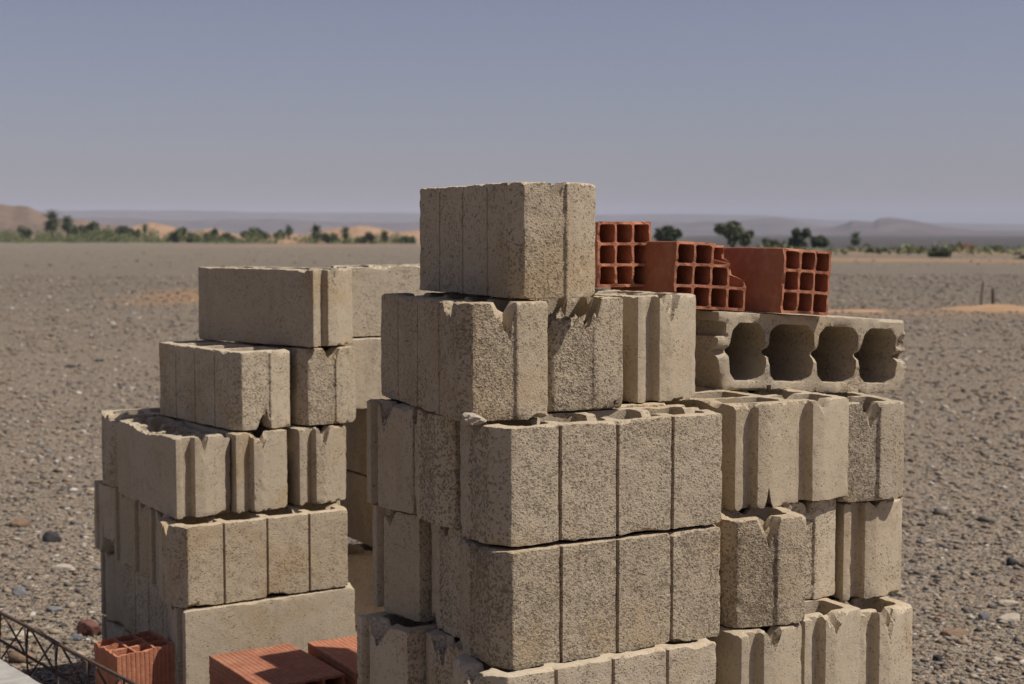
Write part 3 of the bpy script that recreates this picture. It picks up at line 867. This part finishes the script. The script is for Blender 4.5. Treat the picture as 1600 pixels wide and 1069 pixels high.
# ------------------------------------------------------------------ lattice girder joist at the lower left
def build_joist():
    zb = 0.1725
    top_z = 0.285
    p0 = px_at(100, 1020, (EYE - top_z) * FPX / (1020 - 364)); p0.z = 0
    d = Vector((-0.62, 0.78, 0)).normalized(); s = Vector((d.y, -d.x, 0))
    root = empty('lattice_girder', (p0.x, p0.y, zb), math.atan2(d.y, d.x))
    tag(root, 'dark rusty steel lattice girder with zigzag wires at the lower left corner', 'girder')
    x0, x1 = -1.3, 1.7
    h = 0.004
    zt_ = top_z - zb
    V, F = [], []
    tube(V, F, [(x0 + .02 + (x1 - x0 - .04) * i / 12, 0.0015 * math.sin(i * 1.7), zt_ + 0.0015 * math.sin(i * 2.3)) for i in range(13)], 0.005, 8)
    link('top_bar', mesh_np('top_bar', np.array(V), F, M_STEEL, smooth=40), root)
    for sgn in (-1, 1):
        V, F = [], []
        tube(V, F, [(x0 + .02, sgn * .036, h + .004), (x1 - .02, sgn * .036, h + .004)], 0.004, 7)
        link('bottom_bar', mesh_np('bottom_bar', np.array(V), F, M_STEEL, smooth=40), root)
        pts = []
        x = x0 + 0.05; i = 0
        while x < x1 - .05:
            if i % 2 == 0: pts.append((x, sgn * .036, h + .002))
            else:
                pts += [(x - .008, sgn * .007, zt_ - .002), (x + .008, sgn * .007, zt_ - .002)]
            x += 0.1; i += 1
        V, F = [], []
        tube(V, F, pts, 0.003, 6)
        link('diagonal_wire', mesh_np('diagonal_wire', np.array(V), F, M_STEEL, smooth=40), root)
    return p0, d
JP, JD = build_joist()
sb = brick_mesh(581, 3, 3, .135, .17, .24, True)
for k, t in ((0, -1.0), (2, 1.35)):
    c = JP + JD * t
    A = Vector((JD.y, -JD.x, 0))
    e = Vector((c.x, c.y, 0.0)) + A * 0.20
    place_brick(sb, e, A, (0, 0, 1), .135, .17, .24, ('red clay brick supporting the near end of the steel lattice girder', 'red clay brick under the middle of the steel lattice girder', 'red clay brick supporting the far end of the steel lattice girder')[k])

def kerb_piece():
    d = JD; n = Vector((-d.y, d.x, 0))                 # n points to the left of the run
    e0 = px_at(26, 1053, (EYE - 0.2) * FPX / 689); e0.z = 0
    L, w, h = 1.5, 0.16, 0.2
    ns = 60
    sec = [(0, 0), (0, h - .006), (.006, h), (w - .006, h), (w, h - .006), (w, 0)]
    V = []; F = []
    for i in range(ns + 1):
        t = -0.75 + L * i / ns
        for (y, z) in sec: V.append((t, y, z))
    k = len(sec)
    for i in range(ns):
        for j in range(k):
            a = i * k + j; b_ = i * k + (j + 1) % k
            F.append((a, a + k, b_ + k, b_))
    F.append(tuple(range(k))); F.append(tuple(ns * k + j for j in range(k))[::-1])
    V = np.array(V); V[:, 1] += vnoise(V, 25, 5) * .0015; V[:, 2] += (V[:, 2] > .02) * vnoise(V, 40, 6) * .002
    o = link('concrete_beam', mesh_np('concrete_beam', V, F, M_JOIST))
    o.location = e0; o.rotation_euler = (0, 0, math.atan2(d.y, d.x))
    tag(o, 'pale grey concrete beam in the very lower left corner beside the steel lattice', 'beam')
kerb_piece()

# ------------------------------------------------------------------ stones
def icosphere(sub=1):
    t = (1 + 5 ** .5) / 2
    V = [(-1, t, 0), (1, t, 0), (-1, -t, 0), (1, -t, 0), (0, -1, t), (0, 1, t), (0, -1, -t), (0, 1, -t), (t, 0, -1), (t, 0, 1), (-t, 0, -1), (-t, 0, 1)]
    F = [(0, 11, 5), (0, 5, 1), (0, 1, 7), (0, 7, 10), (0, 10, 11), (1, 5, 9), (5, 11, 4), (11, 10, 2), (10, 7, 6), (7, 1, 8), (3, 9, 4), (3, 4, 2), (3, 2, 6), (3, 6, 8), (3, 8, 9), (4, 9, 5), (2, 4, 11), (6, 2, 10), (8, 6, 7), (9, 8, 1)]
    V = [np.array(v) / np.linalg.norm(v) for v in V]
    for _ in range(sub):
        mid = {}; G = []
        def m(a, b_):
            k = (min(a, b_), max(a, b_))
            if k not in mid:
                q = V[a] + V[b_]; V.append(q / np.linalg.norm(q)); mid[k] = len(V) - 1
            return mid[k]
        for (a, b_, c) in F:
            ab, bc, ca = m(a, b_), m(b_, c), m(c, a)
            G += [(a, ab, ca), (b_, bc, ab), (c, ca, bc), (ab, bc, ca)]
        F = G
    return np.array(V), np.array(F)

def gravel():
    rs = np.random.RandomState(77)
    bv = np.array([(1, 0, 0), (-1, 0, 0), (0, 1, 0), (0, -1, 0), (0, 0, 1), (0, 0, -1.)])
    bf = np.array([(0, 2, 4), (2, 1, 4), (1, 3, 4), (3, 0, 4), (2, 0, 5), (1, 2, 5), (3, 1, 5), (0, 3, 5)])
    bv = np.concatenate([bv, [(.62, .62, .5), (-.62, -.62, .5)]])
    bf = np.array([(0, 2, 6), (2, 4, 6), (4, 0, 6), (2, 1, 4), (1, 3, 7), (3, 4, 7), (4, 1, 7), (3, 0, 4), (2, 0, 5), (1, 2, 5), (3, 1, 5), (0, 3, 5)])
    NV = len(bv)
    var = []
    for k in range(10):
        q = bv * (1 + 0.30 * vnoise(bv + k * 9.1, 1.6, k)[:, None])
        var.append(q)
    pts = []
    def scatter(n, d0, d1, smin, smax, spread, pw):
        u = rs.rand(n)
        d = np.sqrt(d0 ** 2 + u * (d1 ** 2 - d0 ** 2)) if pw == 2 else d0 * (d1 / d0) ** u
        x = (rs.rand(n) * 2 - 1) * spread * d
        s = smin * (smax / smin) ** (rs.rand(n) ** 2.2)
        return np.stack([x, d, s], 1)
    A = [scatter(900, 3.6, 10, .012, .026, .46, 2), scatter(300, 4, 30, .028, .05, .45, 1), scatter(900, 60, 160, .05, .12, .44, 1)]
    n = 125000
    d = 3.6 * (50 / 3.6) ** (rs.rand(n) ** 1.15)
    s_ = 0.0036 * (d / 4) ** 0.58 * 5.0 ** (rs.rand(n) ** 3.2)
    A.append(np.stack([(rs.rand(n) * 2 - 1) * .45 * d, d, s_], 1))
    S = np.concatenate(A)
    # keep clear of the piles' footprints
    keep = ~((S[:, 1] < 4.75) & (S[:, 0] > -1.2) & (S[:, 0] < 0.9) & ((S[:, 0] < -.0) | (S[:, 1] < 3.5)))
    S = S[keep]
    n = len(S)
    base = np.stack(var)[rs.randint(0, 10, n)]                    # n,12,3
    sc = S[:, 2][:, None] * np.stack([0.75 + 0.6 * rs.rand(n), 0.6 + 0.5 * rs.rand(n), 0.28 + 0.3 * rs.rand(n)], 1)
    V = base * sc[:, None, :]
    a = rs.rand(n) * 6.283
    ca, sa = np.cos(a), np.sin(a)
    tl = (rs.rand(n) - .5) * 0.6
    z = V[:, :, 2] + V[:, :, 0] * tl[:, None]
    X = V[:, :, 0] * ca[:, None] - V[:, :, 1] * sa[:, None] + S[:, 0][:, None]
    Y = V[:, :, 0] * sa[:, None] + V[:, :, 1] * ca[:, None] + S[:, 1][:, None]
    Z = z + (ground_z(S[:, 0], S[:, 1]) + sc[:, 2] * 0.3)[:, None]
    V = np.stack([X, Y, Z], -1).reshape(-1, 3)
    F = (bf[None] + (np.arange(n) * NV)[:, None, None]).reshape(-1, 3)
    tint = np.repeat(rs.rand(n), NV)
    o = link('gravel', mesh_np('gravel', V, F, M_PEB, smooth=0, attrs={'tint': tint}))
    tag(o, 'loose multicoloured pebbles strewn over the sandy plain', 'gravel', kind='stuff')
gravel()

def stone(px, py, wpx, hpx, mat, seed, label, flat=0.75):
    d = EYE * FPX / (py - 364)
    s = wpx / FPX * d / 2; h = hpx / FPX * d / 2
    v, f = icosphere(3)
    n = vnoise(v + seed, 1.3, seed) * 0.28 + vnoise(v + seed, 3.1, seed + 1) * 0.12 + vnoise(v, 8, seed + 2) * 0.03
    # planar fractures
    rs = np.random.RandomState(seed)
    q = v * (1 + n[:, None])
    for _ in range(7):
        nr = rs.randn(3); nr /= np.linalg.norm(nr)
        e = q @ nr - (0.62 + 0.25 * rs.rand())
        q = q - np.clip(e, 0, None)[:, None] * nr * 0.85
    q = q * np.array([s, s * flat, h])
    o = link('stone', mesh_np('stone', q, f, M_ROCK[mat], smooth=32))
    o.location = ((px - 800) / FPX * d, d, h * 0.32 + float(ground_z(np.array([(px - 800) / FPX * d]), np.array([d]))[0]))
    o.rotation_euler = (0, 0, rs.rand() * 1.0 - .5)
    tag(o, label, 'stone', 'larger loose stones on the plain')
for a in ((132, 1001, 40, 40, 'red', 1, 'dark red stone lying against the foot of the left pile'),
          (72, 852, 34, 20, 'black', 2, 'black stone on the gravel left of the left pile'),
          (22, 828, 36, 18, 'brown', 3, 'brown flat stone near the left picture edge'),
          (20, 938, 26, 18, 'grey', 4, 'blue grey stone above the steel lattice at the left edge'),
          (90, 900, 40, 16, 'pale', 5, 'pale flat stone in the gravel beside the left pile'),
          (16, 1008, 40, 18, 'pale', 6, 'pale stone just above the steel lattice girder'),
          (108, 1010, 24, 14, 'grey', 7, 'grey stone beside the dark red stone'),
          (75, 963, 30, 10, 'grey', 8, 'flat slate grey stone between lattice and left pile'),
          (1550, 972, 22, 14, 'grey', 9, 'blue grey pebble in the gravel right of the tall pile'),
          (1505, 1000, 46, 14, 'brown', 10, 'long brown flat stone at lower right'),
          (1588, 975, 44, 18, 'pale', 11, 'pale rounded stone at the right picture edge'),
          (1570, 1045, 28, 16, 'pale', 12, 'pale stone in the lower right corner'),
          (1592, 888, 22, 20, 'black', 13, 'dark stone at the right edge, halfway down the gravel'),
          (1478, 1042, 16, 14, 'black', 14, 'small dark stone near the right foot of the tall pile'),
          (1587, 950, 34, 12, 'pale', 15, 'flat pale slab stone at right edge above the rounded one'),
          (108, 571, 18, 7, 'black', 16, 'dark stone alone on the plain left of the left pile'),
          (152, 563, 16, 6, 'black', 17, 'smaller dark stone right of the lone dark stone'),
          (1500, 548, 14, 6, 'grey', 18, 'grey stone out on the plain at right')):
    stone(*a)

# ------------------------------------------------------------------ rubble on the blocks
def rubble(loc, s, mat, seed, label):
    v, f = icosphere(2)
    n = vnoise(v + seed, 1.7, seed) * 0.35 + vnoise(v, 4.5, seed) * 0.12
    q = v * (1 + n[:, None]) * np.array(s)
    q[:, 2] = np.maximum(q[:, 2], -s[2] * 0.6)
    rr = np.full(len(q), 0.8)
    o = link('concrete_fragment', mesh_np('concrete_fragment', q, f, mat, smooth=32, attrs={'rough': rr}))
    o.location = loc
    tag(o, label, 'fragment', 'broken fragments on the piles')
rubble((-.066, 2.545, zM(6) + .004), (.019, .014, .012), M_ROCK['pale'], 3, 'white broken fragment on top corner of the front corner block')

# ------------------------------------------------------------------ trees and bushes of the oasis
def leaf_mesh(name, centers, radii, n, size, mat, seed, stretch=1.6):
    rs = np.random.RandomState(seed)
    k = len(centers)
    vol = np.array([r[0] * r[1] * r[2] for r in radii]); pick = rs.choice(k, n, p=vol / vol.sum())
    d = rs.randn(n, 3); d /= np.linalg.norm(d, axis=1)[:, None]
    r = rs.rand(n) ** 0.45
    P = np.array(centers)[pick] + d * r[:, None] * np.array(radii)[pick]
    a = rs.randn(n, 3); a /= np.linalg.norm(a, axis=1)[:, None]
    b_ = np.cross(a, rs.randn(n, 3)); b_ /= np.linalg.norm(b_, axis=1)[:, None]
    s = size * (0.6 + 0.8 * rs.rand(n))[:, None]
    V = np.stack([P - a * s * stretch, P + b_ * s * .6, P + a * s * stretch, P - b_ * s * .6], 1).reshape(-1, 3)
    F = np.arange(n * 4).reshape(n, 4)
    return mesh_np(name, V, F, mat)

def bush(px, base_py, top_py, wpx, d, matk, seed, label, name='bush', cat='bush', tree=False):
    X = (px - 800) / FPX * d
    rs = np.random.RandomState(seed)
    H = (base_py - top_py) / FPX * d; W = wpx / FPX * d / 2 * 1.2
    zb = EYE - (base_py - 364) / FPX * d
    zg = min(zb, float(gz(np.array([X]), np.array([d]))[0])) if abs(zb) > 2.5 else zb
    root = empty(name, (X, d, zb - 0.05))
    tag(root, label, cat, 'trees and bushes of the oasis line')
    cs, rd = [], []
    n = 13 if tree else 11
    for i in range(n):
        a = rs.rand() * 6.28; q = rs.rand() ** .5
        fz = (0.22 + 0.6 * rs.rand()) if tree else (0.25 + 0.5 * rs.rand())
        cs.append((math.cos(a) * q * W * .82, math.sin(a) * q * W * .82, H * fz))
        k = 0.16 + 0.26 * rs.rand() ** 1.5
        rd.append((W * k * 1.15, W * k * 1.15, H * k * (.62 if tree else .8)))
    link('crown', leaf_mesh('crown', cs, rd, 1300 if wpx > 24 else 700, 0.045 * (H + W), M_LEAF[matk], seed), root)
    V, F = [], []
    for i in range(4):
        c = cs[i]
        tube(V, F, [(0.03 * i, 0, -0.2), (c[0] * .3, c[1] * .3, H * .2), (c[0] * .8, c[1] * .8, c[2])], [H * .028, H * .02, H * .008], 5)
    link('trunk', mesh_np('trunk', np.array(V), F, M_BARK, smooth=50), root)

def palm(px, base_py, top_py, wpx, d, seed, label):
    X = (px - 800) / FPX * d
    rs = np.random.RandomState(seed)
    H = (base_py - top_py) / FPX * d; W = wpx / FPX * d / 2
    zb = EYE - (base_py - 364) / FPX * d
    root = empty('palm_tree', (X, d, zb - 0.1))
    tag(root, label, 'palm tree', 'trees and bushes of the oasis line')
    hz = H - W * 0.62
    V, F = [], []
    lean = (rs.rand() - .5) * .3
    r0 = max(0.22, H * 0.055)
    tube(V, F, [(lean * t * t, 0, -0.2 + (hz + .2) * t) for t in np.linspace(0, 1, 7)], [r0 * (1.25 - .35 * t + (.08 if i % 2 else 0)) for i, t in enumerate(np.linspace(0, 1, 7))], 8)
    link('trunk', mesh_np('trunk', np.array(V), F, M_BARK, smooth=50), root)
    V, F = [], []
    for i in range(90):
        a = rs.rand() * 6.283; el = R(-65 + 145 * rs.rand()); L = W * (0.85 + .4 * rs.rand())
        p = Vector((lean, 0, hz)); dirv = Vector((math.cos(a) * math.cos(el), math.sin(a) * math.cos(el), math.sin(el)))
        side = dirv.cross(Vector((0, 0, 1))).normalized()
        seg = 7
        prev = p.copy()
        for k in range(seg):
            dirv = (dirv + Vector((0, 0, -0.17))).normalized()
            nxt = prev + dirv * (L / seg)
            wd = W * 0.24 * math.sin(math.pi * (k + 1.2) / (seg + 1.4))
            for s_ in (-1, 1):
                for j in range(2):
                    q = prev.lerp(nxt, j / 2.0)
                    tip = q + side * s_ * wd * 1.6 + dirv * L / seg * 1.0 + Vector((0, 0, -wd * .5))
                    n0 = len(V)
                    V += [q, q + dirv * (L / seg * .34), tip]
                    F.append((n0, n0 + 1, n0 + 2))
            prev = nxt
    link('crown', mesh_np('crown', np.array(V), F, M_LEAF[0]), root)

ORD = ['first', 'second', 'third', 'fourth', 'fifth', 'sixth', 'seventh', 'eighth', 'ninth', 'tenth', 'eleventh', 'twelfth', 'thirteenth', 'fourteenth', 'fifteenth', 'sixteenth']
for k, a in enumerate(((84, 379, 333, 34, 390, 21), (108, 377, 340, 26, 400, 22), (228, 375, 351, 13, 400, 23), (494, 386, 353, 24, 300, 24), (452, 374, 352, 18, 380, 25), (541, 388, 356, 18, 300, 26), (602, 384, 361, 18, 300, 27), (1335, 392, 364, 22, 230, 28))):
    palm(*a, ('tall full date palm near the left picture edge', 'slightly smaller palm right of the tallest left palm', 'slim palm standing alone behind the left tree line', 'palm in front of the dunes above the left pile', 'small distant palm left of the palm above the left pile', 'palm with low skirt right of the palm above the left pile', 'small palm beside the left edge of the tall pile', 'single small palm right of the red bricks')[k])
bl = [(45, 377, 353, 22, 380, 1), (123, 376, 347, 20, 400, 1), (145, 374, 348, 28, 390, 0), (185, 375, 350, 34, 380, 1), (210, 375, 355, 24, 380, 1), (278, 379, 355, 26, 340, 1), (303, 381, 360, 22, 340, 1), (330, 379, 356, 24, 340, 0), (357, 379, 361, 22, 340, 1),
      (398, 377, 356, 42, 330, 1), (437, 376, 358, 16, 340, 1), (515, 386, 364, 26, 300, 1), (545, 391, 374, 22, 290, 2), (572, 384, 362, 30, 300, 1), (579, 391, 376, 18, 280, 2), (632, 389, 367, 30, 290, 2)]
for k, (px, b0, t0, w, d, mk) in enumerate(bl):
    bush(px, b0, t0, w, d, mk, 200 + k, '%s bush from the left in the hazy tree line left of the tall pile' % ORD[k])
br = [(1042, 388, 349, 40, 190, 0, 'rounded tree between the left and middle red bricks'), (1145, 389, 346, 54, 170, 1, 'broad green tree just above the broken red brick'),
      (1205, 388, 372, 28, 190, 1, 'low bush right of the broad green tree'), (1246, 392, 357, 28, 190, 0, 'upright dark tree above the rightmost red brick'),
      (1281, 394, 366, 30, 180, 0, 'dark tree right behind the rightmost red brick')]
for k, (px, b0, t0, w, d, mk, lab) in enumerate(br):
    bush(px, b0, t0, w, d, mk, 300 + k, lab, 'broadleaf_tree', 'tree', True)
bb = [(1365, 399, 384, 36, 120, 1, 'low green bush right of the single small palm'), (1310, 399, 388, 40, 130, 2, 'low pale scrub left of the single small palm'), (1425, 400, 387, 34, 120, 2, 'pale bush between the palm and the round bush'),
      (1463, 410, 388, 36, 95, 1, 'round dark bush standing on sand at right'), (1520, 400, 389, 40, 130, 2, 'scrub in front of the far reddish mud ruin'), (1568, 401, 391, 24, 120, 1, 'small bush right of the far reddish mud ruin'), (1596, 415, 396, 26, 85, 1, 'dark bush cut by the right picture edge'), (1395, 399, 390, 26, 125, 2, 'small scrub tuft between two pale bushes at right')]
for k, (px, b0, t0, w, d, mk, lab) in enumerate(bb):
    bush(px, b0, t0, w, d, mk, 330 + k, lab)

def scrub_belt():
    rs = np.random.RandomState(9)
    cs, rd = [], []
    for i in range(600):
        left = i < 330
        px = rs.rand() * 420 - 60 if left else 330 + rs.rand() * 330
        d = (335 + rs.rand() * 70) if left else 290 + rs.rand() * 70
        X = (px - 800) / FPX * d
        base = (378 if left else 384) + rs.randn() * 1.6 - (4 * rs.rand() if not left else 0)
        zb = EYE - (base - 364) / FPX * d
        h = 0.3 + (2.4 if left else 1.6) * rs.rand() ** 3.5
        w = 0.7 + rs.rand() * 1.8
        cs.append((X, d, zb + h * .45)); rd.append((w, 1.2, h))
    for i in range(260):
        px = 1160 + rs.rand() * 480; d = 105 + rs.rand() * 90
        X = (px - 800) / FPX * d
        zb = EYE - (396 + rs.randn() * 2.5 - 364) / FPX * d
        cs.append((X, d, zb + .15)); rd.append((.5 + rs.rand() * 1.1, .6, .2 + .5 * rs.rand() ** 2))
    o = link('scrub', leaf_mesh('scrub', cs, rd, 46000, 0.15, M_LEAF[2], 4))
    tag(o, 'low green scrub along the foot of the tree line', 'scrub', kind='stuff')
scrub_belt()

# low mud ruin far right
def mud_wall():
    d = 150; X = (1507 - 800) / FPX * d
    n = 24; w, t = 1.15, 0.22
    xs = np.linspace(-w, w, n)
    top = 0.42 + 0.10 * vnoise(np.stack([xs, 0 * xs, 0 * xs], 1), 3.0, 5) + 0.14 * (np.abs(xs + 0.1) < 0.5)
    V = []; F = []
    for x, h in zip(xs, top):
        V += [(x, -t, -0.35), (x, -t * .7, h), (x, t * .7, h), (x, t, -0.35)]
    for i in range(n - 1):
        a = i * 4
        for k in range(3): F.append((a + k, a + 4 + k, a + 5 + k, a + k + 1))
    F.append((0, 1, 2, 3)); F.append(tuple((n - 1) * 4 + k for k in (3, 2, 1, 0)))
    o = link('mud_wall', mesh_np('mud_wall', np.array(V), F, M_MUD))
    o.location = (X, d, float(gz(np.array([X]), np.array([float(d)]))[0]))
    tag(o, 'low reddish mud ruin far away on the right plain', 'ruin')
mud_wall()

# ------------------------------------------------------------------ haze
V = [(x, y, z) for x in (-7000, 7000) for y in (-120, 9500) for z in (-14, 150)]
F = [(0, 1, 3, 2), (4, 6, 7, 5), (0, 4, 5, 1), (2, 3, 7, 6), (0, 2, 6, 4), (1, 5, 7, 3)]
hz = link('haze', mesh_np('haze', np.array(V, float), F))
hm_ = bpy.data.materials.new('dusty_air'); hm_.use_nodes = True
nt = hm_.node_tree; nt.nodes.clear()
o_ = nt.nodes.new('ShaderNodeOutputMaterial'); pv = nt.nodes.new('ShaderNodeVolumePrincipled')
pv.inputs['Color'].default_value = (0.76, 0.82, 1.0, 1)
pv.inputs['Density'].default_value = 0.00011
pv.inputs['Anisotropy'].default_value = 0.0
nt.links.new(pv.outputs[0], o_.inputs['Volume'])
hz.data.materials.append(hm_)
tag(hz, 'pale dusty haze over the desert plain', 'haze', kind='stuff')
